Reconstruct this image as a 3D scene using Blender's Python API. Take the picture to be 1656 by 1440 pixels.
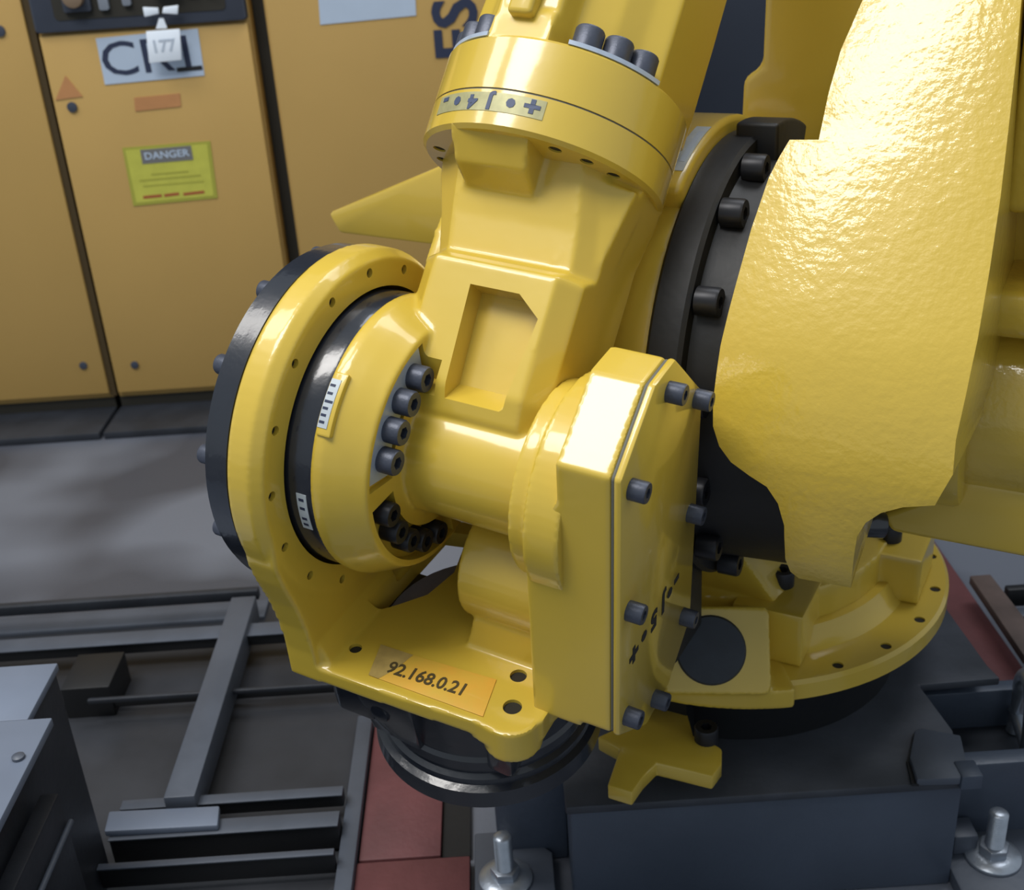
import bpy, bmesh, math, random
from mathutils import Matrix, Vector
random.seed(7)
for o in list(bpy.data.objects):
    bpy.data.objects.remove(o)
scene = bpy.context.scene
COL = scene.collection
PI = math.pi
def R(a): return math.radians(a)

# ------------------------------------------------------------------ camera
FPX, CX, CY = 1900.0, 828.0, 720.0
PITCH, ROLL = R(25.6), math.atan2(265, 3960)
CAMLOC = Vector((0, 0, 1.35))
_F = Vector((0, math.cos(PITCH), -math.sin(PITCH)))
_U0 = Vector((0, math.sin(PITCH), math.cos(PITCH)))
_R0 = Vector((1, 0, 0))
CR = math.cos(ROLL) * _R0 - math.sin(ROLL) * _U0
CU = math.sin(ROLL) * _R0 + math.cos(ROLL) * _U0
CB = -_F
cam = bpy.data.cameras.new('camera')
cam_o = bpy.data.objects.new('camera', cam)
COL.objects.link(cam_o)
cam_o.matrix_world = Matrix(((CR.x, CU.x, CB.x, 0), (CR.y, CU.y, CB.y, 0), (CR.z, CU.z, CB.z, CAMLOC.z), (0, 0, 0, 1)))
cam.sensor_fit = 'HORIZONTAL'
cam.sensor_width = 36
cam.lens = 36 * FPX / 1656
cam.clip_start = 0.05
cam.dof.use_dof = True
cam.dof.focus_distance = 1.22
cam.dof.aperture_fstop = 8.0
scene.camera = cam_o

# ------------------------------------------------------------------ light
scene.view_settings.view_transform = 'Standard'
scene.view_settings.look = 'None'
scene.view_settings.gamma = 1
scene.view_settings.use_curve_mapping = False
scene.view_settings.exposure = 0.0
world = bpy.data.worlds.new('hall')
scene.world = world
world.use_nodes = True
wb = world.node_tree.nodes['Background']
wb.inputs[0].default_value = (0.80, 0.90, 1.0, 1)
wb.inputs[1].default_value = 0.50
def area(name, loc, target, sx, sy, power, col):
    l = bpy.data.lights.new(name, 'AREA')
    l.shape = 'RECTANGLE'; l.size = sx; l.size_y = sy; l.energy = power; l.color = col
    o = bpy.data.objects.new(name, l); COL.objects.link(o)
    o.location = loc
    o.rotation_euler = (Vector(target) - Vector(loc)).to_track_quat('-Z', 'Y').to_euler()
    return o
area('ceiling_lamp_over_robot', (-1.45, 0.1, 4.6), (-1.45, 0.1, 0), 2.3, 1.2, 140, (1.0, 0.97, 0.93))
area('ceiling_lamp_over_hall', (1.6, 2.6, 4.8), (1.6, 2.6, 0), 2.4, 1.2, 60, (0.95, 0.97, 1.0))
area('ceiling_lamp_over_cabinets', (-2.6, 1.6, 4.6), (-2.6, 1.6, 0), 2.4, 1.0, 70, (1.0, 0.97, 0.93))

# ------------------------------------------------------------------ pixel helpers (for measuring real places)
def ray(u, v):
    return CR * ((u - CX) / FPX) - CU * ((v - CY) / FPX) - CB
def fl(u, v, z=0.0):
    d = ray(u, v)
    return CAMLOC + d * ((z - CAMLOC.z) / d.z)

# ------------------------------------------------------------------ materials
def mat(name, col, rough=0.5, metal=0.0, coat=0.0, var=0.0, vscale=6.0, bump=0.0, bscale=60.0, col2=None, crough=0.1, spec=0.5, emit=None, bump2=None, ramp=(.35, .65), detail=6):
    m = bpy.data.materials.new(name); m.use_nodes = True
    nt = m.node_tree; b = nt.nodes['Principled BSDF']
    b.inputs['Base Color'].default_value = (*col, 1)
    b.inputs['Roughness'].default_value = rough
    b.inputs['Metallic'].default_value = metal
    b.inputs['Coat Weight'].default_value = coat
    b.inputs['Coat Roughness'].default_value = crough
    b.inputs['Specular IOR Level'].default_value = spec
    tc = nt.nodes.new('ShaderNodeTexCoord')
    if var > 0 or col2:
        n = nt.nodes.new('ShaderNodeTexNoise'); n.inputs['Scale'].default_value = vscale; n.inputs['Detail'].default_value = detail
        nt.links.new(tc.outputs['Object'], n.inputs['Vector'])
        rp = nt.nodes.new('ShaderNodeValToRGB')
        c2 = col2 or tuple(c * (1 - var) for c in col)
        rp.color_ramp.elements[0].position = ramp[0]; rp.color_ramp.elements[0].color = (*c2, 1)
        rp.color_ramp.elements[1].position = ramp[1]; rp.color_ramp.elements[1].color = (*col, 1)
        nt.links.new(n.outputs['Fac'], rp.inputs['Fac'])
        nt.links.new(rp.outputs['Color'], b.inputs['Base Color'])
    last = None
    for bs in ([(bump, bscale)] if bump else []) + ([bump2] if bump2 else []):
        n = nt.nodes.new('ShaderNodeTexNoise'); n.inputs['Scale'].default_value = bs[1]; n.inputs['Detail'].default_value = 3
        nt.links.new(tc.outputs['Object'], n.inputs['Vector'])
        bp = nt.nodes.new('ShaderNodeBump'); bp.inputs['Strength'].default_value = 1.0; bp.inputs['Distance'].default_value = bs[0]
        nt.links.new(n.outputs['Fac'], bp.inputs['Height'])
        if last: nt.links.new(last.outputs['Normal'], bp.inputs['Normal'])
        last = bp
    if last:
        nt.links.new(last.outputs['Normal'], b.inputs['Normal'])
        nt.links.new(last.outputs['Normal'], b.inputs['Coat Normal'])
    return m
YEL = (0.645, 0.452, 0.05)
M = dict(
    yellow=mat('robot_yellow_paint', YEL, 0.38, 0, 0.7, 0.05, 5, 0.0004, 22, crough=0.10),
    yellow_rough=mat('robot_yellow_rough_casting', YEL, 0.36, 0, 0.8, 0.05, 5, 0.0006, 120, crough=0.08, bump2=(0.0007, 34)),
    yellow_flat=mat('robot_yellow_machined', YEL, 0.38, 0, 1.0, 0.04, 8, 0.0002, 40, crough=0.10),
    black=mat('black_gloss_paint', (0.015, 0.018, 0.026), 0.25, 0, 0.5, 0.2, 8, 0.0004, 60),
    black_matt=mat('black_matt_paint', (0.008, 0.009, 0.011), 0.5, 0, 0.0, 0.2, 8, 0.0004, 60),
    bolt=mat('black_oxide_steel', (0.075, 0.085, 0.115), 0.42, 0.4, 0, 0.15, 80, 0.0002, 400),
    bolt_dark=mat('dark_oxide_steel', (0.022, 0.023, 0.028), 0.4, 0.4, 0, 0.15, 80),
    washer=mat('bare_machined_steel', (0.50, 0.58, 0.70), 0.38, 0.3, 0, 0.12, 60),
    hole=mat('dark_hole_bore', (0.02, 0.017, 0.01), 0.8),
    lid_grey=mat('grey_unit_lid', (0.26, 0.25, 0.29), 0.6, 0, 0, 0.15, 20),
    gasket=mat('grey_gasket', (0.13, 0.13, 0.11), 0.6),
    lab_grey=mat('aluminium_label', (0.42, 0.40, 0.20), 0.45, 0.2, 0, 0.2, 90),
    lab_white=mat('white_label', (0.52, 0.58, 0.62), 0.5, 0, 0, 0.12, 60),
    ink=mat('navy_ink', (0.02, 0.03, 0.07), 0.6),
    ink_soft=mat('blue_grey_ink', (0.055, 0.075, 0.14), 0.55),
    ink_faded=mat('faded_black_print', (0.07, 0.05, 0.015), 0.6),
    ink_black=mat('black_ink', (0.012, 0.012, 0.014), 0.6),
    orange=mat('orange_label_paper', (0.78, 0.42, 0.055), 0.45, 0, 0.2, 0, 24, col2=(0.70, 0.46, 0.06)),
    worn=mat('worn_adhesive', (0.48, 0.34, 0.10), 0.6, 0, 0, 0.25, 60),
    cap=mat('dark_rubber_cap', (0.022, 0.03, 0.042), 0.55, 0, 0, 0.25, 30),
    cabinet=mat('cabinet_ochre_paint', (0.50, 0.318, 0.095), 0.5, 0, 0.1, 0.06, 2.2, 0.0004, 300, crough=0.4),
    cab_dark=mat('cabinet_shadow_gap', (0.02, 0.018, 0.012), 0.7),
    seam_brown=mat('brown_seam', (0.055, 0.034, 0.008), 0.7),
    cab_panel=mat('operator_panel_grey', (0.045, 0.055, 0.08), 0.5, 0, 0, 0.1, 20),
    cab_btn=mat('panel_button_grey', (0.22, 0.25, 0.30), 0.45),
    cab_btn2=mat('panel_knob_brown', (0.20, 0.14, 0.09), 0.5),
    sign_white=mat('printed_white_sign', (0.46, 0.56, 0.70), 0.5, 0, 0, 0.06, 9),
    tag_white=mat('white_plastic_tag', (0.80, 0.88, 0.98), 0.45),
    tag_ink=mat('pale_tag_print', (0.45, 0.52, 0.62), 0.6),
    warn=mat('warning_label_yellow', (0.53, 0.53, 0.08), 0.5, 0, 0, 0.1, 30),
    warn_edge=mat('warning_label_edge', (0.36, 0.36, 0.05), 0.5),
    warn_head=mat('warning_header_grey', (0.16, 0.16, 0.16), 0.5),
    red_ink=mat('red_print', (0.35, 0.10, 0.03), 0.6),
    coral=mat('faded_orange_sticker', (0.50, 0.235, 0.09), 0.55, 0, 0, 0.06, 30),
    concrete=mat('concrete_with_light_pools', (0.135, 0.150, 0.185), 0.42, 0, 0, 0, 1.35, 0.0006, 120, col2=(0.055, 0.061, 0.078), spec=0.6, ramp=(.45, .55), detail=2.5),  # pale and dark noise patches imitate pools of light on the floor
    wall=mat('dark_navy_wall', (0.028, 0.037, 0.058), 0.7, 0, 0, 0.2, 1.5),
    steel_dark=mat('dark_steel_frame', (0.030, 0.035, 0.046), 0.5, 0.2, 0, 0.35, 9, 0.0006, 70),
    sheet=mat('dark_floor_shade', (0.040, 0.044, 0.054), 0.5, 0.1, 0, 0.4, 5, 0.0006, 40),  # dark tone that stands in for shaded floor
    steel_grey=mat('grey_painted_steel', (0.085, 0.10, 0.13), 0.45, 0.1, 0, 0.25, 7, 0.0005, 60),
    steel_light=mat('light_grey_plate', (0.17, 0.205, 0.275), 0.5, 0.1, 0, 0.15, 6),
    pedestal=mat('slate_pedestal_paint', (0.072, 0.092, 0.13), 0.45, 0.1, 0.1, 0.2, 5, 0.0006, 80, crough=0.3),
    pedestal_top=mat('scuffed_pedestal_top', (0.055, 0.062, 0.078), 0.55, 0.1, 0, 0.35, 9, 0.0008, 60),
    zinc=mat('zinc_plated_steel', (0.40, 0.44, 0.50), 0.34, 0.75, 0, 0.15, 60, 0.0003, 200),
    red=mat('red_oxide_plate', (0.14, 0.045, 0.048), 0.62, 0, 0, 0.3, 9, 0.0008, 90),
    rust=mat('rusty_brown_steel', (0.12, 0.085, 0.075), 0.7, 0.1, 0, 0.4, 12),
)

# ------------------------------------------------------------------ mesh collector
class G:
    def __init__(s): s.v = []; s.f = []
    def add(s, vs, fs):
        n = len(s.v); s.v += [tuple(v) for v in vs]; s.f += [tuple(i + n for i in f) for f in fs]; return s
    def box(s, x0, x1, y0, y1, z0, z1):
        vs = [(x, y, z) for z in (z0, z1) for y in (y0, y1) for x in (x0, x1)]
        return s.add(vs, [(0, 2, 3, 1), (4, 5, 7, 6), (0, 1, 5, 4), (1, 3, 7, 5), (3, 2, 6, 7), (2, 0, 4, 6)])
    def hexa(s, lo, hi):   # two quads (4 points each) joined
        return s.loft([lo, hi])
    def loft(s, secs, cap=True):
        n = len(secs[0]); vs = [p for q in secs for p in q]; fs = []
        for k in range(len(secs) - 1):
            for i in range(n):
                j = (i + 1) % n
                fs.append((k * n + i, k * n + j, (k + 1) * n + j, (k + 1) * n + i))
        if cap:
            fs.append(tuple(range(n - 1, -1, -1))); fs.append(tuple((len(secs) - 1) * n + i for i in range(n)))
        return s.add(vs, fs)
    def prism(s, poly, k, a, b):   # polygon in the two other axes, extruded along axis k
        def P(p, t):
            q = list(p); q.insert(k, t); return tuple(q)
        return s.loft([[P(p, a) for p in poly], [P(p, b) for p in poly]])
    def lathe(s, prof, k=2, c=(0, 0), n=48, a0=0, a1=2 * PI, radf=None):
        full = abs(a1 - a0 - 2 * PI) < 1e-6
        m = n if full else n + 1
        vs = []; fs = []
        for (t, r) in prof:
            for i in range(m):
                a = a0 + (a1 - a0) * i / n
                rr = radf(r, a) if radf else r
                q = [c[0] + rr * math.cos(a), c[1] + rr * math.sin(a)]; q.insert(k, t); vs.append(tuple(q))
        for j in range(len(prof) - 1):
            for i in range(n):
                i2 = (i + 1) % m
                fs.append((j * m + i, j * m + i2, (j + 1) * m + i2, (j + 1) * m + i))
        if full:
            fs.append(tuple(range(m - 1, -1, -1))); fs.append(tuple((len(prof) - 1) * m + i for i in range(m)))
        return s.add(vs, fs)
    def cyl(s, k, c, r, a, b, n=40): return s.lathe([(a, r), (b, r)], k, c, n)
    def tube(s, pts, r, n=12):
        pts = [Vector(p) for p in pts]; secs = []
        for i, p in enumerate(pts):
            d = (pts[min(i + 1, len(pts) - 1)] - pts[max(i - 1, 0)]).normalized()
            q = d.to_track_quat('Z', 'Y'); rr = r[i] if isinstance(r, (list, tuple)) else r
            secs.append([p + q @ Vector((rr * math.cos(2 * PI * j / n), rr * math.sin(2 * PI * j / n), 0)) for j in range(n)])
        return s.loft(secs)
    def sphere(s, c, r, n=16, m=10, sc=(1, 1, 1)):
        secs = []
        for j in range(1, m):
            t = PI * j / m
            secs.append([(c[0] + sc[0] * r * math.sin(t) * math.cos(2 * PI * i / n), c[1] + sc[1] * r * math.sin(t) * math.sin(2 * PI * i / n), c[2] - sc[2] * r * math.cos(t)) for i in range(n)])
        return s.loft(secs)
    def mesh(s, name):
        me = bpy.data.meshes.new(name); me.from_pydata(s.v, [], s.f)
        bm = bmesh.new(); bm.from_mesh(me); bmesh.ops.recalc_face_normals(bm, faces=bm.faces); bm.to_mesh(me); bm.free()
        return me
def rrect(x0, x1, y0, y1, r, n=4):
    out = []
    for (cx, cy, a) in ((x1 - r, y0 + r, -90), (x1 - r, y1 - r, 0), (x0 + r, y1 - r, 90), (x0 + r, y0 + r, 180)):
        for i in range(n + 1):
            t = R(a + 90 * i / n); out.append((cx + r * math.cos(t), cy + r * math.sin(t)))
    return out

# ------------------------------------------------------------------ objects
WM = {}
def setw(o, Mw, parent=None):
    o.parent = parent
    WM[o] = Mw
    o.matrix_basis = (WM[parent].inverted() @ Mw) if parent else Mw
def bake(o):
    bpy.context.view_layer.update()
    dg = bpy.context.evaluated_depsgraph_get()
    me = bpy.data.meshes.new_from_object(o.evaluated_get(dg))
    old = o.data; o.modifiers.clear(); o.data = me
    return o
def shade(me, ang=35):
    bm = bmesh.new(); bm.from_mesh(me)
    for f in bm.faces: f.smooth = True
    lim = R(ang)
    for e in bm.edges:
        e.smooth = not (len(e.link_faces) == 2 and e.calc_face_angle(0) > lim)
    bm.to_mesh(me); bm.free()
def part(name, g, m, parent=None, Mw=None, bev=0.0, seg=2, remesh=0.0, smooth=0, cut=None, ang=35, label=None, kind=None, flat=False):
    me = g.mesh(name) if isinstance(g, G) else g
    if Mw is None:   # world coordinates: origin at the foot of the mesh
        xs = [v.co.x for v in me.vertices]; ys = [v.co.y for v in me.vertices]; zs = [v.co.z for v in me.vertices]
        c = Vector(((min(xs) + max(xs)) / 2, (min(ys) + max(ys)) / 2, min(zs)))
        me.transform(Matrix.Translation(-c)); Mw = Matrix.Translation(c)
    o = bpy.data.objects.new(name, me); COL.objects.link(o)
    setw(o, Mw, parent)
    temp = []
    if remesh:
        d = o.modifiers.new('r', 'REMESH'); d.mode = 'VOXEL'; d.voxel_size = remesh; d.use_smooth_shade = True
    if smooth:
        d = o.modifiers.new('s', 'SMOOTH'); d.factor = 0.5; d.iterations = smooth
    if cut:
        co = bpy.data.objects.new('cutter', cut.mesh('cutter')); COL.objects.link(co); setw(co, Mw); temp.append(co)
        d = o.modifiers.new('b', 'BOOLEAN'); d.operation = 'DIFFERENCE'; d.solver = 'EXACT'; d.object = co; d.use_self = True
    if bev:
        d = o.modifiers.new('v', 'BEVEL'); d.width = bev; d.segments = seg; d.limit_method = 'ANGLE'; d.angle_limit = R(32); d.use_clamp_overlap = True
    if o.modifiers: bake(o)
    for t in temp:
        WM.pop(t); bpy.data.objects.remove(t)
    if not flat: shade(o.data, ang)
    o.data.name = name
    o.data.materials.clear(); o.data.materials.append(M[m])
    if label: o['label'] = label
    if kind: o['kind'] = kind
    return o
def tag(o, label, cat=None, group=None, kind=None):
    o['label'] = label
    if cat: o['category'] = cat
    if group: o['group'] = group
    if kind: o['kind'] = kind
    return o
def thing(name, loc, label, cat, group=None):
    o = bpy.data.objects.new(name, None); COL.objects.link(o); o.empty_display_size = 0.05
    setw(o, Matrix.Translation(Vector(loc))); return tag(o, label, cat, group)
def inst(name, me, m, parent, Mw, label=None):
    o = bpy.data.objects.new(name, me); COL.objects.link(o); setw(o, Mw, parent)
    if not me.materials: me.materials.append(M[m])
    if label: o['label'] = label
    return o
def textmesh(body, size, xs=1.0, bold=0.0, depth=0.0004):
    c = bpy.data.curves.new('print', 'FONT'); c.body = body; c.size = size; c.align_x = 'CENTER'; c.align_y = 'CENTER'
    c.extrude = depth; c.offset = bold; c.resolution_u = 3
    o = bpy.data.objects.new('print', c); COL.objects.link(o)
    bpy.context.view_layer.update()
    me = bpy.data.meshes.new_from_object(o.evaluated_get(bpy.context.evaluated_depsgraph_get()))
    bpy.data.objects.remove(o)
    for v in me.vertices: v.co.x *= xs
    return me
def frame(O, X, Y, Z):
    return Matrix(((X[0], Y[0], Z[0], O[0]), (X[1], Y[1], Z[1], O[1]), (X[2], Y[2], Z[2], O[2]), (0, 0, 0, 1)))
def T(x, y, z): return Matrix.Translation((x, y, z))
def Rx(a): return Matrix.Rotation(R(a), 4, 'X')
def Ry(a): return Matrix.Rotation(R(a), 4, 'Y')
def Rz(a): return Matrix.Rotation(R(a), 4, 'Z')
def on(Mf, u, v, k, val):      # where the sight line meets a plane of a frame
    Mi = Mf.inverted(); o = Mi @ CAMLOC; d = Mi.to_3x3() @ ray(u, v)
    t = (val - o[k]) / d[k]
    return o + d * t

def bolt_mesh(r, h, hexr):
    def rf(rr, a):
        if rr <= hexr * 1.001: 
            b = (a % (PI / 3)) - PI / 6
            return rr * math.cos(PI / 6) / math.cos(b)
        return rr
    g = G().lathe([(0, r), (h * .9, r), (h, r * .92), (h, hexr), (h * .45, hexr), (h * .45, hexr * .2)], 2, (0, 0), 24, radf=rf)
    me = g.mesh('cap_screw'); shade(me, 40); return me
BOLT = bolt_mesh(0.0136, 0.022, 0.0068)
BOLT_F = bolt_mesh(0.0155, 0.022, 0.0078)
BOLT_S = bolt_mesh(0.0105, 0.017, 0.0052)
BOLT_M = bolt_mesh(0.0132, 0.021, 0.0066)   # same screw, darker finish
BOLT_L = bolt_mesh(0.0165, 0.026, 0.008)

# ================================================================== setting
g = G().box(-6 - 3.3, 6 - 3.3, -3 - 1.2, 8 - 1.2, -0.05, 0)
tag(part('floor', g, 'concrete', Mw=T(3.3, 1.2, 0)), 'mottled grey concrete workshop floor with pools of light in its colour', kind='structure')
g = G().box(-6, 6, 4.6, 4.7, 0, 4.9)
tag(part('wall_back', g, 'wall', Mw=Matrix()), 'dark navy wall behind the robot', kind='structure')

# ================================================================== control cabinets
YC = 3.2
def cabinet(name, x0, x1, label):
    t = thing(name, ((x0 + x1) / 2, YC + .3, 0), label, 'cabinet', 'yellow control cabinets')
    part('plinth', G().box(x0 + .002, x1 - .002, YC + .02, YC + .55, 0, .055), 'cab_dark', t)
    part('shadow_step', G().box(x0, x1, YC - .17, YC + .02, 0, .022), 'steel_dark', t, bev=.003)  # added dark step, stands in for the shadow band before the cabinet
    part('body', G().box(x0, x1, YC + .018, YC + .6, .05, 1.75), 'cabinet', t, bev=.006)
    return t
c1 = cabinet('control_cabinet', -1.75, -1.158, 'ochre yellow control cabinet at the far left, without a name sign')
part('door', G().box(-1.742, -1.166, YC, YC + .016, .07, 1.74), 'cabinet', c1, bev=.004)
part('seam_filler', G().box(-1.1655, -1.1475, YC + .008, YC + .1, .06, 1.74), 'seam_brown', c1, label='dark brown seam beside the door')
c2 = cabinet('control_cabinet', -1.146, -.598, 'ochre yellow control cabinet with the CR1 sign and dark operator panel')
d2 = part('door', G().box(-1.140, -.604, YC, YC + .016, .07, 1.066), 'cabinet', c2, bev=.004)
c3 = cabinet('control_cabinet', -.560, .36, 'ochre yellow control cabinet with dark vertical lettering, right of the CR1 cabinet')
d3 = part('door', G().box(-.552, .352, YC, YC + .016, .07, 1.74), 'cabinet', c3, bev=.004)
part('seam_filler', G().box(-.596, -.562, YC + .06, YC + .5, .05, 1.7), 'cab_dark', c3, label='black gap strip between the cabinets')
def cab(u, v): 
    d = ray(u, v); t = (YC - CAMLOC.y) / d.y; return CAMLOC + d * t
def quad_plate(pts, off, th=.0015):
    return G().loft([[(p.x, YC - off, p.z) for p in pts], [(p.x, YC - off - th, p.z) for p in pts]])
# operator panel
p2 = part('operator_panel', G().prism(rrect(-1.142, -.602, 1.072, 1.72, .01), 1, YC - .012, YC + .018), 'cab_panel', c2, bev=.004)
part('panel_inset', G().prism(rrect(-1.085, -.65, 1.10, 1.70, .012), 1, YC - .014, YC - .010), 'cab_dark', p2)
for (x0, x1, z0, mm) in ((-1.055, -.985, 1.118, 'cab_panel'), (-.965, -.94, 1.118, 'cab_btn'), (-.905, -.883, 1.125, 'cab_btn'), (-.745, -.715, 1.14, 'cab_panel'), (-.70, -.67, 1.14, 'cab_panel')):
    b = part('panel_key', G().prism(rrect(x0, x1, z0, z0 + .06, .006), 1, YC - .026, YC - .012), mm, p2, bev=.002)
k = part('selector_knob', G().cyl(1, (-1.02, 1.155), .026, YC - .05, YC - .024, 24), 'cab_btn2', p2, bev=.003)
# CR1 sign
sg = part('name_sign', quad_plate([cab(155, 62), cab(320, 46), cab(331, 122), cab(170, 137)], .0005), 'sign_white', d2, label='white sign reading CR1')
cc = (cab(243, 93)); up = Vector((0, 0, 1))
def wall_text(body, size, u, v, m, parent, rot=0, xs=1.0, bold=0.0, off=.0025):
    p = cab(u, v); me = textmesh(body, size, xs, bold)
    return part('lettering', me, m, parent, T(p.x, YC - off, p.z) @ Rx(90) @ Rz(rot), flat=True)
wall_text('CR1', .120, 243, 93, 'ink', sg, 1.4, 1.2, .0004)
p = cab(307, 111); part('lettering', G().box(-.033, .033, -.0055, .0055, 0, .0006), 'ink_black', sg, T(p.x, YC - .0025, p.z) @ Rx(90) @ Rz(1.4))
# warning label
w = part('warning_label', quad_plate([cab(198, 239), cab(340, 228), cab(352, 320), cab(216, 333)], .0005), 'warn_edge', d2, label='yellow warning label with dark header')
wi = part('label_face', quad_plate([cab(203, 243), cab(335, 233), cab(346, 316), cab(221, 328)], .002, .0006), 'warn', w)
part('label_header', quad_plate([cab(227, 242), cab(309, 235), cab(313, 258), cab(231, 265)], .0028, .0008), 'warn_head', w)
wall_text('DANGER', .026, 270, 250, 'sign_white', w, 1.2, 1.15, .0004, .0042)
for (u0, v0, u1, v1, hh, mm) in ((245, 282, 305, 277, .005, 'warn_edge'), (226, 292, 325, 283, .005, 'warn_edge'), (232, 301, 330, 293, .004, 'warn_edge'), (232, 319, 262, 316, .008, 'red_ink'), (266, 316, 290, 313, .008, 'red_ink'), (297, 314, 331, 310, .008, 'red_ink')):
    a = cab(u0, v0); b = cab(u1, v1)
    part('print_line', G().loft([[(a.x, YC - .0027, a.z - hh / 2), (b.x, YC - .0027, b.z - hh / 2), (b.x, YC - .0027, b.z + hh / 2), (a.x, YC - .0027, a.z + hh / 2)], [(a.x, YC - .0031, a.z - hh / 2), (b.x, YC - .0031, b.z - hh / 2), (b.x, YC - .0031, b.z + hh / 2), (a.x, YC - .0031, a.z + hh / 2)]]), mm, w)
part('triangle_sticker', quad_plate([cab(90, 162), cab(134, 156), cab(106, 122)], .0005), 'coral', d2, label='faded orange triangle sticker')
part('strip_sticker', quad_plate([cab(217, 158), cab(291, 151), cab(293, 172), cab(219, 180)], .0005), 'coral', d2, label='faded orange strip sticker')
def screw(u, v, r, parent):
    p = cab(u, v)
    part('door_screw', G().lathe([(YC - .006, r * .55), (YC - .005, r), (YC + .002, r)], 1, (p.x, p.z), 20), 'cab_panel', parent)
screw(117, 173, .013, d2); screw(218, 590, .011, d2)
d1 = [o for o in c1.children if o.name.startswith('door')][0]
screw(135, 591, .011, d1); screw(0, 50, .014, d1)
# paper and letters on the right cabinet
pp = part('paper_notice', quad_plate([cab(513, -30), cab(670, -44), cab(673, 25), cab(518, 40)], .0005), 'sign_white', d3, label='pale blue printed notice')
wall_text('ES', .158, 741, 47, 'ink', d3, 90, 1.0, .004)

# lockout tag hanging before the CR1 sign
pt = cab(270, 72)
tg = thing('lockout_tag', (pt.x, YC - .03, pt.z - .06), 'small white plastic tag hanging over the CR1 sign', 'tag')
def tagquad(pts, y, th): return G().loft([[(cab(*p).x, y, cab(*p).z) for p in pts], [(cab(*p).x, y - th, cab(*p).z) for p in pts]])
tc = part('tag_card', tagquad([(242, 48), (296, 44), (299, 94), (247, 99)], YC - .035, .004), 'tag_white', tg, bev=.0015)
pq = cab(270, 72); part('lettering', textmesh('177', .042, 1.0, .001), 'tag_ink', tc, T(pq.x, YC - .0395, pq.z) @ Rx(90) @ Rz(1.4), flat=True)
part('tag_neck', tagquad([(258, 44), (276, 43), (270, 27), (263, 27)], YC - .035, .004), 'tag_white', tg)
for s in (((237, 9), (262, 10), (263, 20), (240, 25)), ((294, 6), (270, 9), (268, 19), (293, 21))):
    part('tag_clip', tagquad(s, YC - .035, .006), 'tag_white', tg, bev=.002)
a = cab(266, -40); part('lock_body', G().prism(rrect(a.x - .035, a.x + .035, a.z - .035, a.z + .05, .01), 1, YC - .05, YC - .025), 'cab_btn2', tg, bev=.004)

# ================================================================== floor furniture
def bx_floor(name, x0, x1, y0, y1, z0, z1, m, parent, bev=.003):
    return part(name, G().box(x0, x1, y0, y1, z0, z1), m, parent, bev=bev)
fr = thing('floor_frame', (-.8, 1.9, 0), 'low dark steel frame of welded bars lying on the concrete floor at left', 'frame')
bx_floor('shade_sheet', -1.7, -.306, .9, 2.12, 0, .004, 'sheet', fr, .001)  # added dark sheet, puts the shade on the floor into colour
def beam(u, vb, vf, x0, x1, zt, zb=0.0, m='steel_dark'):
    yb = fl(u, vb, zt).y; yf = fl(u, vf, zt).y
    return bx_floor('frame_bar', x0, x1, yf, yb, zb, zt, m, fr)
beam(200, 962, 970, -1.6, -.535, .085, .062)
beam(200, 985, 1012, -1.6, -.535, .012, .0, 'steel_grey')
def channel(u, vb, vf, x0, x1, zt, zb):
    b = beam(u, vb, vf, x0, x1, zt - .003, zb, 'black_matt')  # black web carries the shadow under the bar in its colour
    bx_floor('top_strip', x0, x1, fl(u, vf, zt).y, fl(u, vb, zt).y, zt - .003, zt, 'steel_grey', b, .001)
channel(200, 1022, 1042, -1.6, -.02, .07, .043)
beam(350, 1118, 1122, -1.05, .0, .035, .018, 'black_matt')
beam(450, 1108, 1113, -.8, .0, .06, .05)
channel(450, 1278, 1293, -.66, -.306, .062, .034)
channel(450, 1318, 1342, -.66, -.306, .062, .010)
channel(450, 1378, 1388, -.66, -.306, .062, .020)
y0 = fl(340, 1290, .08).y; y1 = fl(395, 968, .08).y
bx_floor('cross_bar', -.585, -.535, y0, y1, .03, .085, 'steel_grey', fr)
a = fl(150, 1085, .03); bx_floor('frame_foot', a.x - .02, a.x + .07, a.y - .11, a.y, 0, .07, 'black_matt', fr)
lp = part('lug_plate', G().prism([(fl(u, v, .074).x, fl(u, v, .074).y) for u, v in ((176, 1312), (355, 1303), (352, 1335), (168, 1345))], 2, .062, .074), 'steel_light', fr, bev=.003, cut=G().cyl(2, (fl(270, 1323, .074).x, fl(270, 1323, .074).y), .006, .05, .09, 20))
bx_floor('edge_bar', -.305, -.278, 1.0, 1.68, 0, .035, 'steel_grey', fr)

# machine box at the lower left
sb = thing('steel_box', (-.85, 1.2, 0), 'dark steel box with two light grey top plates at the lower left edge', 'box')
ZB = .40
xr = fl(92, 1075, ZB).x; yb = fl(92, 1075, ZB).y; yt = fl(53, 1163, ZB).y; xr2 = fl(84, 1163, ZB).x
bx_floor('box_body', -1.3, xr - .004, .62, yb, 0, ZB - .012, 'steel_dark', sb)
bx_floor('top_plate', -1.3, xr, yt, yb + .004, ZB - .012, ZB, 'steel_light', sb, .002)
tp = bx_floor('top_plate', -1.3, xr2, .60, yt - .001, ZB - .012, ZB + .001, 'steel_light', sb, .002)
a = fl(30, 1226, ZB + .002); part('stud', G().lathe([(ZB, .008), (ZB + .005, .008), (ZB + .007, .005)], 2, (a.x, a.y), 16), 'steel_grey', tp)
part('side_strip', G().box(xr2 - .03, xr2 - .005, .62, yt - .03, .02, .30), 'steel_dark', sb, bev=.003)
part('edge_rod', G().tube([(xr2 + .0, yt - .03, .25), (xr2 + .0, .62, .25)], .004), 'steel_grey', sb)

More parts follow.
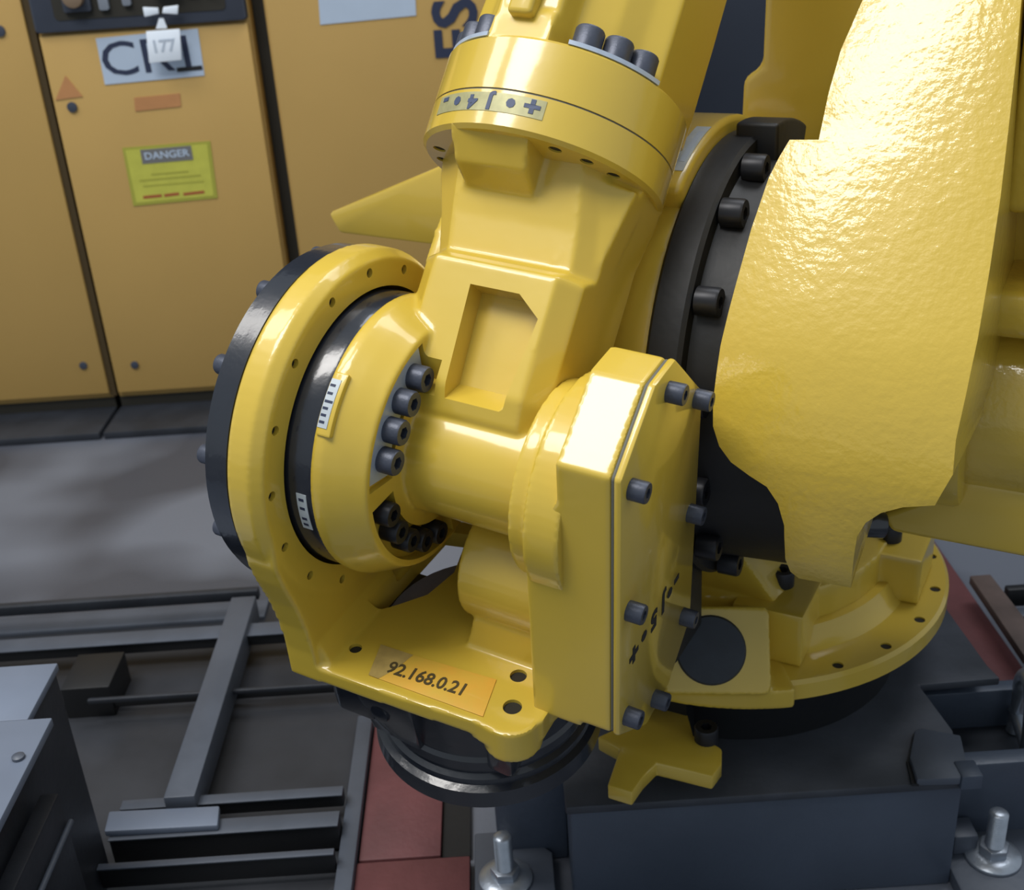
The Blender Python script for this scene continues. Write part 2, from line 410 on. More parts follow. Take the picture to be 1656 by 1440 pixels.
# red plates
r1 = fl(600, 1240, .02); 
def red(name, x0, x1, y0, y1, z, label):
    o = part(name, G().box(x0, x1, y0, y1, 0, z), 'red', bev=.003); tag(o, label, 'plate', 'red oxide floor plates'); return o
red('floor_plate', -.276, -.150, fl(650, 1388, .02).y, 1.75, .02, 'upright red oxide plate under the black tool flange')
red('floor_plate', -.278, -.105, .9, fl(650, 1391, .022).y, .022, 'red oxide plate at the bottom edge beside the left anchor bolt')
o = part('floor_plate', G().box(.800, .885, .9, 2.35, 0, .03), 'red', bev=.003); tag(o, 'long red oxide plate running along the right side of the pedestal', 'plate', 'red oxide floor plates')

# frame behind on the right
fr = thing('floor_frame', (1.2, 2.0, 0), 'low dark steel frame with a rusty diagonal bar behind the pedestal at right', 'frame')
def beam2(vb, vf, x0, x1, zt, zb, m='steel_dark'):
    yb = fl(1600, vb, zt).y; yf = fl(1600, vf, zt).y
    bx_floor('frame_bar', x0, x1, yf, yb, zb, zt, m, fr)
beam2(948, 957, .93, 2.2, .07, .03, 'black_matt'); beam2(985, 1000, .93, 2.2, .05, .02, 'steel_grey'); beam2(1018, 1030, .93, 2.2, .05, .0, 'black_matt')
a = fl(1585, 930, .09); b = fl(1680, 1060, .09)
part('diagonal_bar', G().prism([(a.x - .02, a.y), (a.x + .02, a.y), (b.x + .025, b.y), (b.x - .025, b.y)], 2, .072, .09), 'rust', fr, bev=.002)

# ================================================================== pedestal
ZP = .20
pd = thing('robot_pedestal', (.315, 1.6, 0), 'slate grey steel pedestal block under the yellow robot base', 'pedestal')
part('block', G().box(.045, .592, 1.245, 2.02, .0, ZP - .012), 'pedestal', pd, bev=.006)
px = lambda u, v: (fl(u, v, ZP).x, fl(u, v, ZP).y)
top = [(.04, 1.238), (.595, 1.238), (.600, px(1555, 1210)[1]), (.612, px(1563, 1180)[1]), (.60, px(1533, 1105)[1]), px(1618, 1097), px(1597, 1076), (px(1597, 1076)[0] - .02, 2.03), (.0, 2.03), (-.02, 1.6), (.04, 1.52)]
part('top_plate', G().prism(top, 2, ZP - .014, ZP), 'pedestal_top', pd, bev=.003)
rp = [px(1478, 1192), px(1488, 1188), px(1552, 1200), px(1562, 1245), px(1552, 1270), px(1482, 1272), px(1470, 1235)]
part('raised_pad', G().prism(rp, 2, ZP, ZP + .012), 'steel_grey', pd, bev=.002)
part('pad_slot', G().prism([px(1466, 1235), px(1476, 1190), px(1484, 1190), px(1476, 1236), px(1486, 1272), px(1474, 1272)], 2, ZP, ZP + .004), 'black_matt', pd)
q = px(1562, 1258); part('corner_stop', G().box(q[0] - .012, q[0] + .018, q[1] - .014, q[1] + .02, ZP - .01, ZP + .014), 'pedestal', pd, bev=.003)
part('side_block', G().box(-.062, .045, 1.345, 1.95, 0, .165), 'pedestal', pd, bev=.005, label='lower side block of the pedestal')
part('foot_plate', G().prism([(-.098, 1.19), (.02, 1.19), (.02, 1.335), (-.03, 1.385), (-.098, 1.385)], 2, 0, .025), 'steel_grey', pd, bev=.003)
part('foot_plate', G().prism([(.592, 1.19), (.76, 1.19), (.76, 1.42), (.592, 1.42)], 2, 0, .025), 'steel_grey', pd, bev=.003)
a = fl(1566, 1212, .15); b = fl(1600, 1100, .15)
part('side_bracket', G().box(.60, .80, 1.318, 1.348, .0, .155), 'pedestal', pd, bev=.004)
part('side_bracket', G().box(.60, .80, 1.482, 1.508, .0, .155), 'pedestal', pd, bev=.004)
part('bracket_floor', G().box(.60, .80, 1.348, 1.482, .0, .086), 'steel_dark', pd, bev=.003)
part('weld_tab', G().box(.604, .64, 1.275, 1.316, .025, .06), 'steel_grey', pd, bev=.004)
part('gap_shade_strip', G().box(-.149, -.106, fl(740, 1386, .01).y, 1.72, 0, .010), 'black_matt', pd, label='black strip painting the shade in the gap beside the red plate')  # added black strip, darkens the lit floor in the gap
def anchor(x, y, label, tilt):
    t = thing('anchor_bolt', (x, y, .025), label, 'bolt', 'zinc anchor bolts')
    part('washer', G().lathe([(0, .012), (0, .040), (.005, .040), (.010, .030), (.0115, .024)], 2, (0, 0), 32), 'zinc', t, T(x, y, .025), bev=.001)
    hx = [(.022 * math.cos(PI / 3 * i), .022 * math.sin(PI / 3 * i)) for i in range(6)]
    part('nut', G().prism(hx, 2, .007, .025), 'zinc', t, T(x, y, .025), bev=.002)
    pr = []
    for i in range(20):
        z = .02 + i * .0032; pr += [(z, .0122), (z + .0016, .0136)]
    pr += [(pr[-1][0] + .002, .012), (pr[-1][0] + .004, .008)]
    part('threaded_stud', G().lathe(pr, 2, (0, 0), 20), 'zinc', t, T(x, y, .025) @ Rx(tilt), ang=50)
anchor(-.052, 1.287, 'zinc anchor bolt below the black tool flange, left foot of the pedestal', 0)
anchor(.660, 1.268, 'zinc anchor bolt at the lower right corner of the picture', 0)
q = fl(1636, 1190, .155)
t = thing('shackle', (.757, 1.425, .088), 'galvanised steel shackle standing on the right side of the pedestal', 'shackle')
pts = []
for i in range(17):
    a = PI * i / 16; pts.append((.040 * math.cos(a), 0, .085 + .042 * math.sin(a)))
pts = [(.040, 0, .0)] + pts + [(-.040, 0, .0)]
part('bow', G().tube(pts, .0125, 14), 'zinc', t, T(.757, 1.425, .088) @ Rz(78), ang=60)
part('pin', G().tube([(-.062, 0, .03), (.062, 0, .03)], .010, 14), 'zinc', t, T(.757, 1.425, .088) @ Rz(78))
part('pin_head', G().lathe([(.058, .017), (.07, .017), (.072, .014)], 0, (0, .03), 16), 'zinc', t, T(.757, 1.425, .088) @ Rz(78))

# ================================================================== robot
def ringlathe(g, prof, k, c=(0, 0), n=96):
    vs = []; fs = []; m = len(prof)
    for (t, r) in prof:
        for i in range(n):
            a = 2 * PI * i / n; q = [c[0] + r * math.cos(a), c[1] + r * math.sin(a)]; q.insert(k, t); vs.append(tuple(q))
    for j in range(m):
        for i in range(n):
            j2 = (j + 1) % m; i2 = (i + 1) % n
            fs.append((j * n + i, j * n + i2, j2 * n + i2, j2 * n + i))
    return g.add(vs, fs)
def sector(g, k, r0, r1, a0, a1, t0, t1, c=(0, 0), n=24):
    secs = []
    for i in range(n + 1):
        a = R(a0 + (a1 - a0) * i / n); s = []
        for (r, t) in ((r0, t0), (r1, t0), (r1, t1), (r0, t1)):
            q = [c[0] + r * math.cos(a), c[1] + r * math.sin(a)]; q.insert(k, t); s.append(tuple(q))
        secs.append(s)
    return g.loft(secs)

C0 = Vector((-0.04070093, 1.12419398, 0.80342954))
FX = Vector((.868, -.489, -.089)).normalized()
FZ = Vector((.007, -.167, .986)); FZ = (FZ - FX * FZ.dot(FX)).normalized()
FY = FZ.cross(FX)
FK = frame(C0, FX, FY, FZ)                    # tool fork: x along the wrist bending axis, z up
NK = FK @ T(-.018, 0, 0) @ Rx(-44)            # wrist neck: z along the forearm
J1 = Vector((.335, 1.62, 0))
B2 = frame(J1, Vector((.871, -.491, 0)).normalized(), Vector((.491, .871, 0)).normalized(), Vector((0, 0, 1)))   # robot base

rob = thing('industrial_robot', (.335, 1.62, ZP), 'large yellow industrial robot arm with folded wrist and black joints', 'robot')
AX = Ry(90)          # screw pointing along +x of a frame

# ---- wrist neck casting
g = G()
def sec(x0, x1, y0, y1, w, c=.022):
    return [(x0 + c, y0, w), (x1 - c, y0, w), (x1, y0 + c, w), (x1, y1 - c, w), (x1 - c, y1, w), (x0 + c, y1, w), (x0, y1 - c, w), (x0, y0 + c, w)]
g.loft([sec(-.070, .112, -.045, .085, .0), sec(-.070, .112, -.074, .085, .028), sec(-.070, .112, -.086, .085, .055), sec(-.070, .112, -.088, .085, .184), sec(-.071, .112, -.076, .085, .191),
        sec(-.074, .112, -.060, .085, .197, .022), sec(-.088, .113, -.062, .088, .24, .028), sec(-.110, .122, -.069, .1, .288, .045), sec(-.118, .128, -.074, .1, .315, .055)])
g.cyl(0, (0, 0), .0725, -.06, .125, 64)
g.lathe([(-.084, .150), (-.081, .156), (-.070, .156), (-.052, .148), (-.036, .140), (-.027, .136), (-.027, .05)], 0, (0, 0), 96)
g.loft([[(-.052, -.066, .266), (.030, -.066, .266), (.030, -.03, .266), (-.052, -.03, .266)], [(-.054, -.100, .281), (.030, -.100, .281), (.030, -.03, .281), (-.054, -.03, .281)], [(-.058, -.126, .312), (.032, -.126, .312), (.032, -.03, .312), (-.058, -.03, .312)]])
g.loft([[(.070, -.062, .205), (.110, -.04, .205), (.110, .0, .205), (.07, .0, .205)], [(.088, -.058, .30), (.124, -.035, .30), (.124, .0, .30), (.088, .0, .30)]])
cutg = G()
def pk(y, b): return [(p[0], y, p[1]) for p in ((.0, .160), (.056, .160), (.083, .139), (.072, b + .004), (.068, b), (.006, b))]
cutg.loft([pk(-.057, .062), pk(-.086, .036), pk(-.14, -.012)])
sector(cutg, 0, .090, .1315, 94 + 44, 170 + 44, -.034, -.006)
sector(cutg, 0, .090, .1290, 180 + 44, 276 + 44, -.040, .02)
neck = part('wrist_neck', g, 'yellow', rob, NK, remesh=.0028, smooth=5, cut=cutg, ang=40)
NB = NK   # angles in neck frame = fork angle + 44
for grp in ((106, 122.5, 139, 155.5), (190, 207, 224, 241, 258)):
    for a in grp:
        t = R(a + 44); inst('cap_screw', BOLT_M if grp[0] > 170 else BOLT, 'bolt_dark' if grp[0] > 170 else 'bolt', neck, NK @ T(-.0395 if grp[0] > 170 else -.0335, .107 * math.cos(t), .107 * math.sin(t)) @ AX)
w_ = G(); sector(w_, 0, .0925, .1305, 96 + 44, 167 + 44, -.0345, -.0295)
part('screw_plate', w_, 'washer', neck, NK, label='bare steel plate under the upper screw group')
# index label on the neck disc
w_ = G(); sector(w_, 0, .146, .1585, 124 + 44, 148 + 44, -.079, -.062)
pad = part('index_pad', w_, 'yellow', neck, NK, bev=.002)
w_ = G(); sector(w_, 0, .1585, .1592, 127 + 44, 145 + 44, -.078, -.067)
lb = part('index_label', w_, 'lab_white', neck, NK, label='small white index label')
for i, a in enumerate((129, 132, 135, 137.5, 140, 142.5)):
    w_ = G(); sector(w_, 0, .1592, .1596, a + 44, a + .9 + 44, -.077, -.071 if i != 2 else -.068, n=2)
    part('index_mark', w_, 'ink', lb, NK)

# ---- wrist flange and forearm
g = G(); ringlathe(g, [(.3065, .03), (.3065, .131), (.3105, .1355), (.347, .1355), (.347, .03)], 2)
cutg = G()
for a in (-62, -45, -28, -152, -169, -186):
    cutg.cyl(2, (.116 * math.cos(R(a)), .116 * math.sin(R(a))), .0072, .28, .34, 16)
wf = part('wrist_flange', g, 'yellow_flat', rob, NK, cut=cutg, ang=30)
def bore(r): return G().cyl(2, (0, 0), r, 0, .003, 16).mesh('screw_bore')
BORE = bore(.0073)
for a in (-62, -45, -28, -152, -169, -186):
    inst('screw_bore', BORE, 'hole', wf, NK @ T(.116 * math.cos(R(a)), .116 * math.sin(R(a)), .3085))
part('seam', G().cyl(2, (0, 0), .1343, .3465, .3495, 96), 'gasket', wf, NK)
g = G(); ringlathe(g, [(.349, .03), (.349, .1355), (.403, .1355), (.407, .131), (.407, .03)], 2)
ff = part('forearm_flange', g, 'yellow_flat', rob, NK, ang=30)
for (a0, a1) in ((-70, -24), (-156, -110)):
    w_ = G(); sector(w_, 2, .103, .1335, a0, a1, .407, .4115)
    part('screw_plate', w_, 'washer', ff, NK, label='bare steel arc plate under the screws')
for a in (-62, -46.5, -31, -118, -133.5, -149):
    inst('cap_screw', BOLT_F, 'bolt', ff, NK @ T(.1175 * math.cos(R(a)), .1175 * math.sin(R(a)), .4115))
def fsec(w, s=1.0, dx=0):
    P = [(.112, .10), (.112, -.03), (.088, -.045), (.066, -.068), (.030, -.086), (.022, -.118), (-.046, -.122), (-.056, -.088), (-.078, -.066), (-.096, -.045), (-.122, -.03), (-.122, .10), (-.07, .13), (.07, .13)]
    return [(x * s + dx, y * s, w) for x, y in P]
g = G().loft([fsec(.402), fsec(.46, 1.0), fsec(.56, .97, .004), fsec(.95, .90, .01)])
g.loft([[(-.05, -.125, .40), (.024, -.125, .40), (.024, -.07, .40), (-.05, -.07, .40)], [(-.045, -.122, .44), (.02, -.122, .44), (.02, -.07, .44), (-.045, -.07, .44)]])
fa = part('forearm', g, 'yellow', rob, NK, remesh=.0035, smooth=5)
part('forearm_rib', G().loft([[(-.028, -.135, .43), (.0, -.135, .43), (.0, -.10, .43), (-.028, -.10, .43)], [(-.026, -.135, .85), (-.002, -.135, .85), (-.002, -.10, .85), (-.026, -.10, .85)]]), 'yellow', fa, NK, bev=.005, seg=3)
# axis marking on the flange, lettering bent round the cylinder
g = G(); sector(g, 2, .1353, .1361, -130, -71, .324, .3435)
mk = part('axis_label', g, 'lab_grey', wf, NK, label='grey axis label reading +J4-')
def bend(me, r, amid, w):      # flat lettering wrapped on the ring, upside down
    for v in me.vertices:
        a = R(amid) - v.co.x / r
        me_v = (v.co.y, v.co.z); rr = r + v.co.z
        v.co = (rr * math.cos(a), rr * math.sin(a), w - me_v[0])
    return me
for (ch, a, sz) in (('+', -76.5, .027), ('J', -96, .0195), ('4', -105, .0195), ('-', -124, .027)):
    part('axis_mark', bend(textmesh(ch, sz, 1.15, .0010, .0003), .1364, a, .3335 + (.003 if ch in '+-' else 0)), 'ink_soft', mk, NK, flat=True)
for a in (-86, -114.5):
    dm = G().loft([[(.005 * math.cos(2 * PI * i / 8), .005 * math.sin(2 * PI * i / 8), z) for i in range(8)] for z in (0, .0003)]).mesh('dot')
    part('axis_mark', bend(dm, .1363, a, .3345), 'ink_soft', mk, NK, flat=True)

# ---- tool fork
g = G()
ringlathe(g, [(-.174, .150), (-.174, .190), (-.168, .197), (-.143, .197), (-.131, .188), (-.129, .150)], 0)
arm = [(-.180, .05), (-.188, -.03), (-.190, -.06), (-.184, -.09), (-.172, -.13), (-.164, -.17), (-.160, -.21), (-.160, -.252), (.10, -.252), (.14, -.20), (.17, -.13), (.188, -.05), (.18, .05)]
g.prism(arm, 0, -.171, -.132)
plate = [(-.168, -.160), (-.02, -.156), (.088, -.150), (.125, -.120), (.140, -.085), (.16, -.08), (.16, .10), (.13, .14), (-.08, .15), (-.168, .12)]
g.prism(plate, 2, -.254, -.231)
g.prism([(-.135, -.19), (-.135, -.24), (-.115, -.24), (-.122, -.225)], 1, -.150, .0)
g.box(.125, .155, -.09, .09, -.245, -.02)
g.cyl(2, (.096, -.122), .033, -.277, -.231, 32)
g.prism([(.06, -.15), (.096, -.155), (.132, -.12), (.132, -.06), (.06, -.06)], 2, -.262, -.231)
g.cyl(0, (.012, -.150), .070, -.002, .15, 48)
g.loft([[(.002, -.056, -.235), (.15, -.056, -.235), (.15, .09, -.235), (.002, .09, -.235)], [(.012, -.05, -.19), (.15, -.05, -.19), (.15, .07, -.19), (.012, .07, -.19)]])
g.cyl(0, (0, 0), .117, .116, .155, 72)
g.cyl(0, (0, 0), .104, .094, .118, 72)
cutg = G().cyl(0, (0, 0), .158, -.2, -.12, 96)
for i in range(16):
    a = R(127 + 22.3 * i)
    cutg.cyl(0, (.1765 * math.cos(a), .1765 * math.sin(a)), .0052, -.145, -.12, 14)
for (x, y, r) in ((-.110, -.114, .0075), (.079, -.073, .0095), (.094, -.116, .0105)):
    cutg.cyl(2, (x, y), r, -.30, -.21, 20)
cutg.cyl(0, (0, 0), .0755, .02, .097, 48)
op = [on(FK, u, v, 2, -.235) for u, v in ((598, 996), (645, 982), (692, 966), (735, 930), (750, 890))]
cutg.prism([(p.x, p.y) for p in op] + [(.0, .10), (-.06, .125), (-.123, .11)], 2, -.27, -.19)
fork = part('tool_fork', g, 'yellow', rob, FK, remesh=.0028, smooth=4, cut=cutg, ang=40)
BORE_P = bore(.0104)
for (x, y, r) in ((-.110, -.114, .72), (.079, -.073, .93), (.094, -.116, 1.02)):
    inst('screw_bore', BORE_P, 'hole', fork, FK @ T(x, y, -.2385) @ Matrix.Diagonal((r, r, 1, 1)))
BORE_R = bore(.0053)
for i in range(16):
    a = R(127 + 22.3 * i); inst('screw_bore', BORE_R, 'hole', fork, FK @ T(-.1385, .1765 * math.cos(a), .1765 * math.sin(a)) @ AX)
cov = [(-.107, -.228), (-.107, .103), (-.030, .158), (.020, .158), (.102, .075), (.102, -.240), (.035, -.290), (-.030, -.290)]
bg = G().prism([(y * .995, z * .997) for y, z in cov], 0, .150, .2045)
bg.loft([[(.114, -.1064, -.236), (.114, .1, -.236), (.114, .1, .0), (.114, -.1064, .0)], [(.150, -.1064, -.236), (.150, .1, -.236), (.150, .1, .06), (.150, -.1064, .06)], [(.17, -.1064, -.236), (.17, .1, -.236), (.17, .1, .07), (.17, -.1064, .07)]])
bxp = part('drive_box', bg, 'yellow_flat', fork, FK, remesh=.0025, smooth=5)
part('gasket', G().prism([(y * .985, z * .99) for y, z in cov], 0, .2035, .2085), 'gasket', fork, FK, bev=.004)
cv = part('drive_cover', G().prism(cov, 0, .2068, .2150), 'yellow_flat', rob, FK, bev=.003, seg=2)
for (y, z) in ((-.086, .081), (-.088, -.066), (-.090, -.213), (.081, .078), (.078, -.066), (.072, -.212), (-.010, -.266), (.002, .133)):
    inst('cap_screw', BOLT_S, 'bolt', cv, FK @ T(.2150, y, z) @ AX)
# axis marking on the cover, upside down, running towards the viewer
def cover_glyph(me, y, z):
    part('axis_mark', me, 'ink_black', cv, FK @ T(.2152, y, z) @ Matrix(((0, 0, 1, 0), (-1, 0, 0, 0), (0, -1, 0, 0), (0, 0, 0, 1))), flat=True)
for (ch, y, sz) in (('-', .047, .040), ('J', .008, .033), ('5', -.018, .033), ('+', -.072, .040)):
    cover_glyph(textmesh(ch, sz, 1.05, .0015), y, -.1385)
for y in (.027, -.045):
    cover_glyph(G().loft([[(.0075 * math.cos(2 * PI * i / 8), .006 * math.sin(2 * PI * i / 8), q) for i in range(8)] for q in (0, .0004)]).mesh('dot'), y, -.1385)
# address label on the fork plate
lp = [on(FK, u, v, 2, -.2305) for u, v in ((622, 1047), (803, 1100), (781, 1160), (600, 1094))]
lbm = part('address_label', G().loft([[(p.x, p.y, -.2305) for p in lp], [(p.x, p.y, -.2297) for p in lp]]), 'orange', fork, FK, bev=.0003, label='orange address label, worn at its left end')
wp = [on(FK, u, v, 2, -.2297) for u, v in ((616, 1043), (668, 1060), (640, 1083), (612, 1098), (596, 1092))]
part('worn_patch', G().loft([[(p.x, p.y, -.2297) for p in wp], [(p.x, p.y, -.2293) for p in wp]]), 'worn', lbm, FK)
a = on(FK, 630, 1080, 2, -.2295); b = on(FK, 752, 1118, 2, -.2295)
tm = textmesh('92.168.0.21', .0245, .95, .0004)
ln = max(v.co.x for v in tm.vertices) - min(v.co.x for v in tm.vertices); s = (b - a).length / ln
for v in tm.vertices: v.co.x *= s
part('lettering', tm, 'ink_faded', lbm, FK @ T((a.x + b.x) / 2, (a.y + b.y) / 2, -.2293) @ Rz(math.degrees(math.atan2(b.y - a.y, b.x - a.x))), flat=True)
# black seal ring and motor cover
sr = part('seal_ring', G().lathe([(-.140, .10), (-.140, .1535), (-.104, .1535), (-.100, .1515), (-.100, .10)], 0, (0, 0), 96), 'black', rob, FK)
w_ = G(); sector(w_, 0, .1535, .1541, 173, 190, -.1185, -.1065, n=10)
sl = part('seal_label', w_, 'lab_white', sr, FK, label='torn white label')
for a in (175, 179, 184, 187):
    w_ = G(); sector(w_, 0, .1541, .1544, a, a + 1.2, -.116, -.110, n=2); part('label_print', w_, 'ink', sl, FK)
mc = part('motor_cover', G().lathe([(-.206, .09), (-.206, .183), (-.202, .190), (-.196, .190), (-.195, .193), (-.173, .193)], 0, (0, 0), 96), 'black', rob, FK, ang=25)
for i in range(12):
    a = R(13 + 30 * i)
    inst('cap_screw', BOLT_S, 'bolt', mc, FK @ T(-.198, .178 * math.cos(a), .177 * math.sin(a)) @ Ry(-90))
part('unit_lid', G().cyl(2, (-.006, -.006), .118, -.2535, -.2505, 48), 'lid_grey', fork, FK)
# black tool unit
pr = [(-.252, .112), (-.262, .124), (-.335, .124), (-.340, .128), (-.352, .1285), (-.355, .125), (-.362, .125), (-.366, .131), (-.374, .132), (-.378, .140), (-.402, .1415), (-.408, .137), (-.408, .03)]
tu = part('tool_flange', G().lathe(pr, 2, (-.006, -.006), 96), 'black', rob, FK, ang=28)
part('mount_block', G().prism([(-.150, -.12), (-.13, -.138), (-.08, -.138), (-.06, .05), (-.15, .05)], 2, -.318, -.252), 'black', tu, FK, bev=.006)
part('front_boss', G().loft([[(-.100, -.146, -.256), (-.018, -.150, -.256), (-.018, -.09, -.256), (-.100, -.09, -.256)], [(-.094, -.126, -.345), (-.022, -.134, -.345), (-.022, -.09, -.345), (-.094, -.09, -.345)]]), 'black', tu, FK, bev=.005)
part('boss_plug', G().lathe([(-.152, .004), (-.150, .012), (-.14, .014), (-.10, .014)], 1, (-.052, -.292), 24), 'black', tu, FK @ Rz(-6))
part('side_boss', G().box(.06, .095, -.128, -.08, -.34, -.26), 'black', tu, FK, bev=.008)

# ---- lower arm: traced on the round hub front
YC2, ZC2, RH, AL = -.185, .775, .33, R(33)
B2i = B2.inverted(); B2r = B2i.to_3x3()
def armhit(u, v):
    o = B2i @ CAMLOC; d = B2r @ ray(u, v)
    a = d.y ** 2 + d.z ** 2; b = 2 * (d.y * (o.y - YC2) + d.z * (o.z - ZC2)); c = (o.y - YC2) ** 2 + (o.z - ZC2) ** 2 - RH * RH
    D = b * b - 4 * a * c
    if D >= 0:
        p = o + d * ((-b - D ** .5) / 2 / a); an = math.atan2(p.z - ZC2, -(p.y - YC2))
        if an <= AL: return p.x, RH * an
    n = Vector((0, -math.cos(AL), math.sin(AL))); P = Vector((0, YC2 - RH * math.cos(AL), ZC2 + RH * math.sin(AL)))
    p = o + d * ((P - o).dot(n) / d.dot(n))
    return p.x, RH * AL + (p - P).dot(Vector((0, math.sin(AL), math.cos(AL))))
def armpos(x, s, dep):
    if s <= RH * AL:
        a = s / RH; return (x, YC2 - (RH - dep) * math.cos(a), ZC2 + (RH - dep) * math.sin(a))
    q = s - RH * AL
    return (x, YC2 - (RH - dep) * math.cos(AL) + q * math.sin(AL), ZC2 + (RH - dep) * math.sin(AL) + q * math.cos(AL))
def arm_solid(name, outline, d0, d1, m, parent, bev, step=.03):
    bm = bmesh.new()
    vs = [bm.verts.new((x, s, d0)) for x, s in outline]
    f = bm.faces.new(vs)
    ex = bmesh.ops.extrude_face_region(bm, geom=[f])
    for e in ex['geom']:
        if isinstance(e, bmesh.types.BMVert): e.co.z = d1
    s0 = min(s for _, s in outline); s1 = max(s for _, s in outline); q = s0 + step
    while q < s1 - 1e-4:
        bmesh.ops.bisect_plane(bm, geom=bm.verts[:] + bm.edges[:] + bm.faces[:], plane_co=(0, q, 0), plane_no=(0, 1, 0)); q += step
    for v in bm.verts: v.co = armpos(*v.co)
    bmesh.ops.recalc_face_normals(bm, faces=bm.faces)
    me = bpy.data.meshes.new(name); bm.to_mesh(me); bm.free()
    return part(name, me, m, parent, B2, bev=bev, seg=3, ang=40)
AOUT = [(1324, 226), (1277, 226), (1259, 256), (1243, 288), (1215, 370), (1190, 460), (1165, 560), (1153, 650), (1153, 690), (1163, 722), (1182, 748), (1212, 770), (1240, 788), (1258, 815), (1268, 850), (1270, 905), (1278, 925), (1292, 936), (1376, 951), (1381, 900), (1386, 868), (1400, 846), (1425, 830), (1460, 821), (1512, 818), (1522, 800), (1541, 768), (1546, 712), (1562, 640), (1581, 550), (1600, 440), (1618, 320), (1632, 200), (1645, 80), (1652, 0), (1672, -160), (1440, -160), (1395, 0), (1360, 80), (1340, 150)]
hits = [armhit(u, v) for u, v in AOUT]
la = arm_solid('lower_arm', hits, 0.0, .30, 'yellow_rough', rob, .012)
part('arm_core', G().cyl(0, (YC2, ZC2), .15, .20, .37, 64), 'yellow', la, B2, bev=.01)

# ---- second-axis reducer, black
pr = [(.045, .10), (.045, .281), (.049, .285), (.082, .285), (.087, .281), (.087, .262), (.098, .258), (.21, .252), (.21, .05)]
rd = part('reducer_ring', G().lathe(pr, 0, (YC2, ZC2), 128), 'black_matt', rob, B2, ang=28)
for a in (76, 58, 34, 10, -14, -38, -62):
    a = R(a); inst('cap_screw', BOLT_L, 'bolt_dark', rd, B2 @ T(.090, YC2 - .268 * math.cos(a), ZC2 + .268 * math.sin(a)) @ AX)
w_ = G(); sector(w_, 0, .24, .300, 66, 92, .06, .112, c=(YC2, ZC2)); part('reducer_lip', w_, 'black_matt', rd, B2, bev=.010, seg=3)
part('reducer_tab', G().box(.03, .075, YC2 - .25, YC2 - .15, ZC2 - .325, ZC2 - .2), 'black_matt', rd, B2, bev=.006)

# ---- turret
g = G()
g.cyl(0, (YC2, ZC2), .276, -.26, .045, 96)
g.loft([[(.245 * math.cos(2 * PI * i / 32), .245 * math.sin(2 * PI * i / 32), z) for i in range(32)] for z in (.36, .43)])
g.loft([[(-.24, -.2, .38), (.16, -.2, .38), (.22, .24, .38), (-.24, .24, .38)], [(-.25, -.34, .70), (.03, -.34, .70), (.03, .12, .70), (-.25, .12, .70)]])
tr = part('turret', g, 'yellow', rob, B2, remesh=.005, smooth=5)
def tr_on(u, v, y): p = on(B2, u, v, 1, y); return (p.x, p.z)
w_ = G(); sector(w_, 0, .25, .303, 64, 123, -.035, .047, c=(YC2, ZC2))
pd2 = part('index_pad', w_, 'yellow', tr, B2, bev=.008, seg=3)
lb = G(); sector(lb, 0, .303, .3036, 98, 117, .023, .041, c=(YC2, ZC2)); lb = part('index_label', lb, 'lab_white', pd2, B2, label='pale blue index label')
w_ = G(); sector(w_, 0, .3036, .3039, 101, 114, .031, .038, c=(YC2, ZC2), n=6); part('label_print', w_, 'tag_ink', lb, B2)
w_ = G(); sector(w_, 0, .3034, .3044, 106, 109, .020, .025, c=(YC2, ZC2), n=3); part('index_arrow', w_, 'ink', lb, B2)
fin = [tr_on(u, v, -.10) for u, v in ((530, 345), (548, 378), (690, 396), (830, 410), (830, 215), (690, 278))]
part('side_fin', G().prism(fin, 1, -.10, .02), 'yellow_flat', tr, B2, bev=.006)
part('rear_column', G().prism([(.004, 1.40), (.0, 1.095), (-.027, 1.077), (-.030, .96), (.05, .90), (.25, .90), (.25, 1.40)], 1, .10, .34), 'yellow', tr, B2, bev=.012, seg=3)
# motor on the right side of the lower arm
mt = part('axis_motor', G().lathe([(.36, .10), (.36, .112), (.44, .112), (.445, .108), (.75, .106), (.755, .10)], 0, (YC2, .758), 64), 'yellow_rough', la, B2)
part('motor_rib', G().box(.37, .62, YC2 - .105, YC2 + .12, .872, .925), 'yellow_rough', la, B2, bev=.016, seg=3)
part('side_box', G().box(.375, .64, YC2 - .10, YC2 + .14, 1.008, 1.45), 'yellow_rough', la, B2, bev=.012, seg=3)
part('side_web', G().box(.37, .60, YC2 + .02, YC2 + .10, .85, 1.05), 'yellow', la, B2, bev=.004)
p = [on(B2, u, v, 1, -.27) for u, v in ((1425, 832), (1520, 800), (1545, 772), (1700, 800), (1700, 912), (1440, 862))]
part('motor_beam', G().prism([(q.x, q.z) for q in p], 1, -.27, -.03), 'yellow', tr, B2, bev=.008, seg=3)

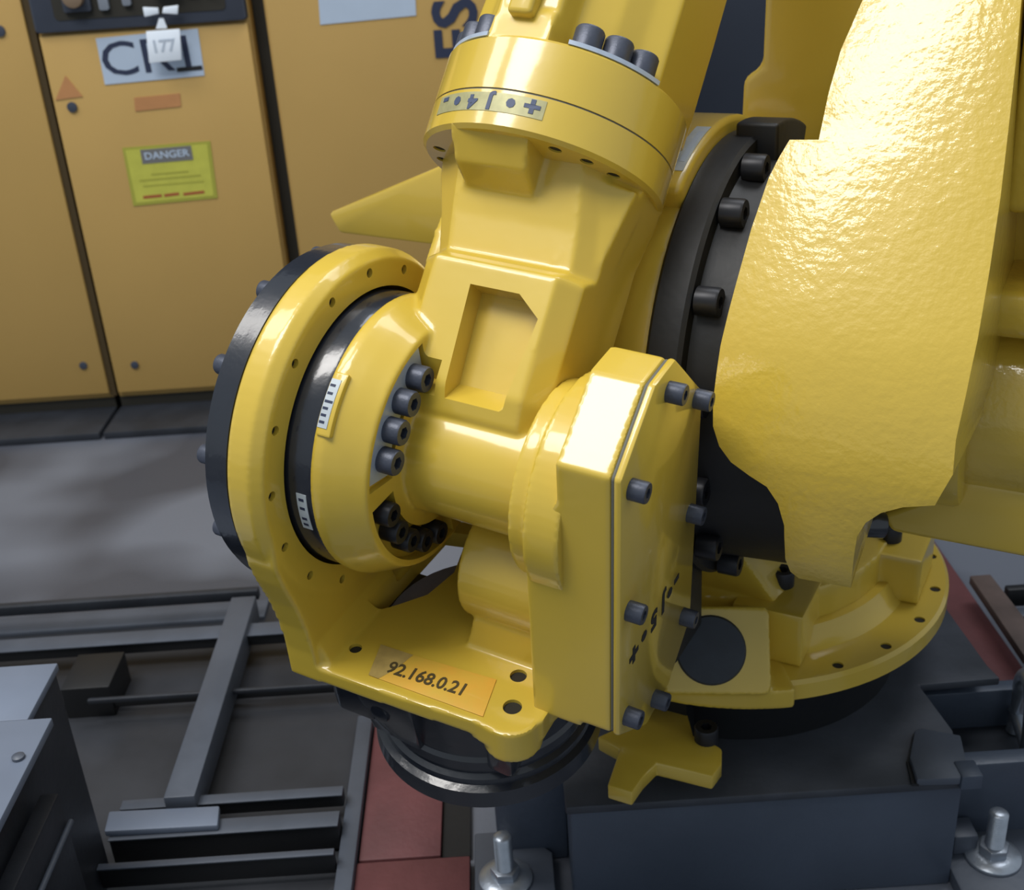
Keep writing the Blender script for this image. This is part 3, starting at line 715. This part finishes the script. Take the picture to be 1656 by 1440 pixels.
# ---- base
g = G(); g.lathe([(.318, .20), (.318, .333), (.321, .336), (.345, .336), (.350, .331), (.350, .278), (.356, .270), (.372, .262), (.380, .258), (.380, .2)], 2, (0, 0), 128)
cutg = G()
hp = [fl(u, v, .35) for u, v in ((1510, 900), (1513, 953), (1486, 1002), (1431, 1044), (1353, 1074), (1260, 1088))]
for q in hp:
    q = B2i @ q; n = math.hypot(q.x, q.y); cutg.cyl(2, (q.x / n * .317, q.y / n * .317), .0078, .335, .36, 18)
bf = part('base_flange', g, 'yellow', rob, B2, cut=cutg, ang=30)
BORE_B = bore(.008)
for q in hp:
    q = B2i @ q; n = math.hypot(q.x, q.y); inst('screw_bore', BORE_B, 'hole', bf, B2 @ T(q.x / n * .317, q.y / n * .317, .3445))
part('bearing_ring', G().lathe([(ZP, .20), (ZP, .268), (.25, .272), (.30, .285), (.318, .29)], 2, (0, 0), 96), 'black_matt', rob, B2)
g = G().lathe([(.36, .2), (.36, .246), (.412, .240), (.418, .232), (.418, .1)], 2, (0, 0), 96)
g.box(.085, .185, -.245, -.10, .35, .432)
g.box(.20, .30, -.03, .09, .35, .425)
rr = part('base_collar', g, 'yellow', rob, B2, remesh=.004, smooth=4)
for (u, v, z) in ((1265, 943, .434), (1440, 870, .427)):
    q = fl(u, v, z); inst('cap_screw', BOLT_L, 'bolt_dark', rr, T(q.x, q.y, z - .004))
# stop cap and its boss
cp = on(B2, 1150, 1052, 1, -.335); nrm = Vector((-.10, -.80, .55)); nrm = (B2r @ nrm).normalized()
zq = nrm.to_track_quat('Z', 'Y').to_matrix().to_4x4(); CM = B2 @ T(*cp) @ zq
g = G(); sector(g, 2, .25, .352, -125, -56.8, .319, .3515)
pc = G().prism(rrect(-.064, .078, -.058, .058, .01), 2, -.13, -.005)
g.add([B2i @ (CM @ Vector(v)) for v in pc.v], pc.f)
sb2 = part('stop_boss', g, 'yellow', bf, B2, remesh=.0035, smooth=3)
part('stop_cap', G().lathe([(-.02, .044), (-.004, .0465), (0, .044)], 2, (0, 0), 48), 'cap', bf, CM, label='round dark rubber cap')
br = [fl(u, v, .262) for u, v in ((966, 1192), (1010, 1172), (1060, 1140), (1112, 1155), (1122, 1190), (1160, 1206), (1168, 1212), (1167, 1236), (1152, 1256), (1062, 1234), (1040, 1256), (1022, 1282), (982, 1270), (1002, 1212))]
bk = part('stop_bracket', G().prism([(q.x, q.y) for q in br], 2, .238, .262), 'yellow_flat', bf, Mw=Matrix(), bev=.003)
q = fl(1142, 1196, .262); inst('cap_screw', BOLT_L, 'bolt_dark', bk, T(q.x, q.y, .258))
part('bracket_post', G().box(-.03, .04, -.30, -.20, ZP, .325), 'black_matt', bf, B2)

q = on(B2, 1403, 848, 1, -.33); part('arm_plug', G().cyl(2, (0, 0), .016, -.02, .008, 20), 'black', la, B2 @ T(*q) @ Rz(-60) @ Rx(80), bev=.002)
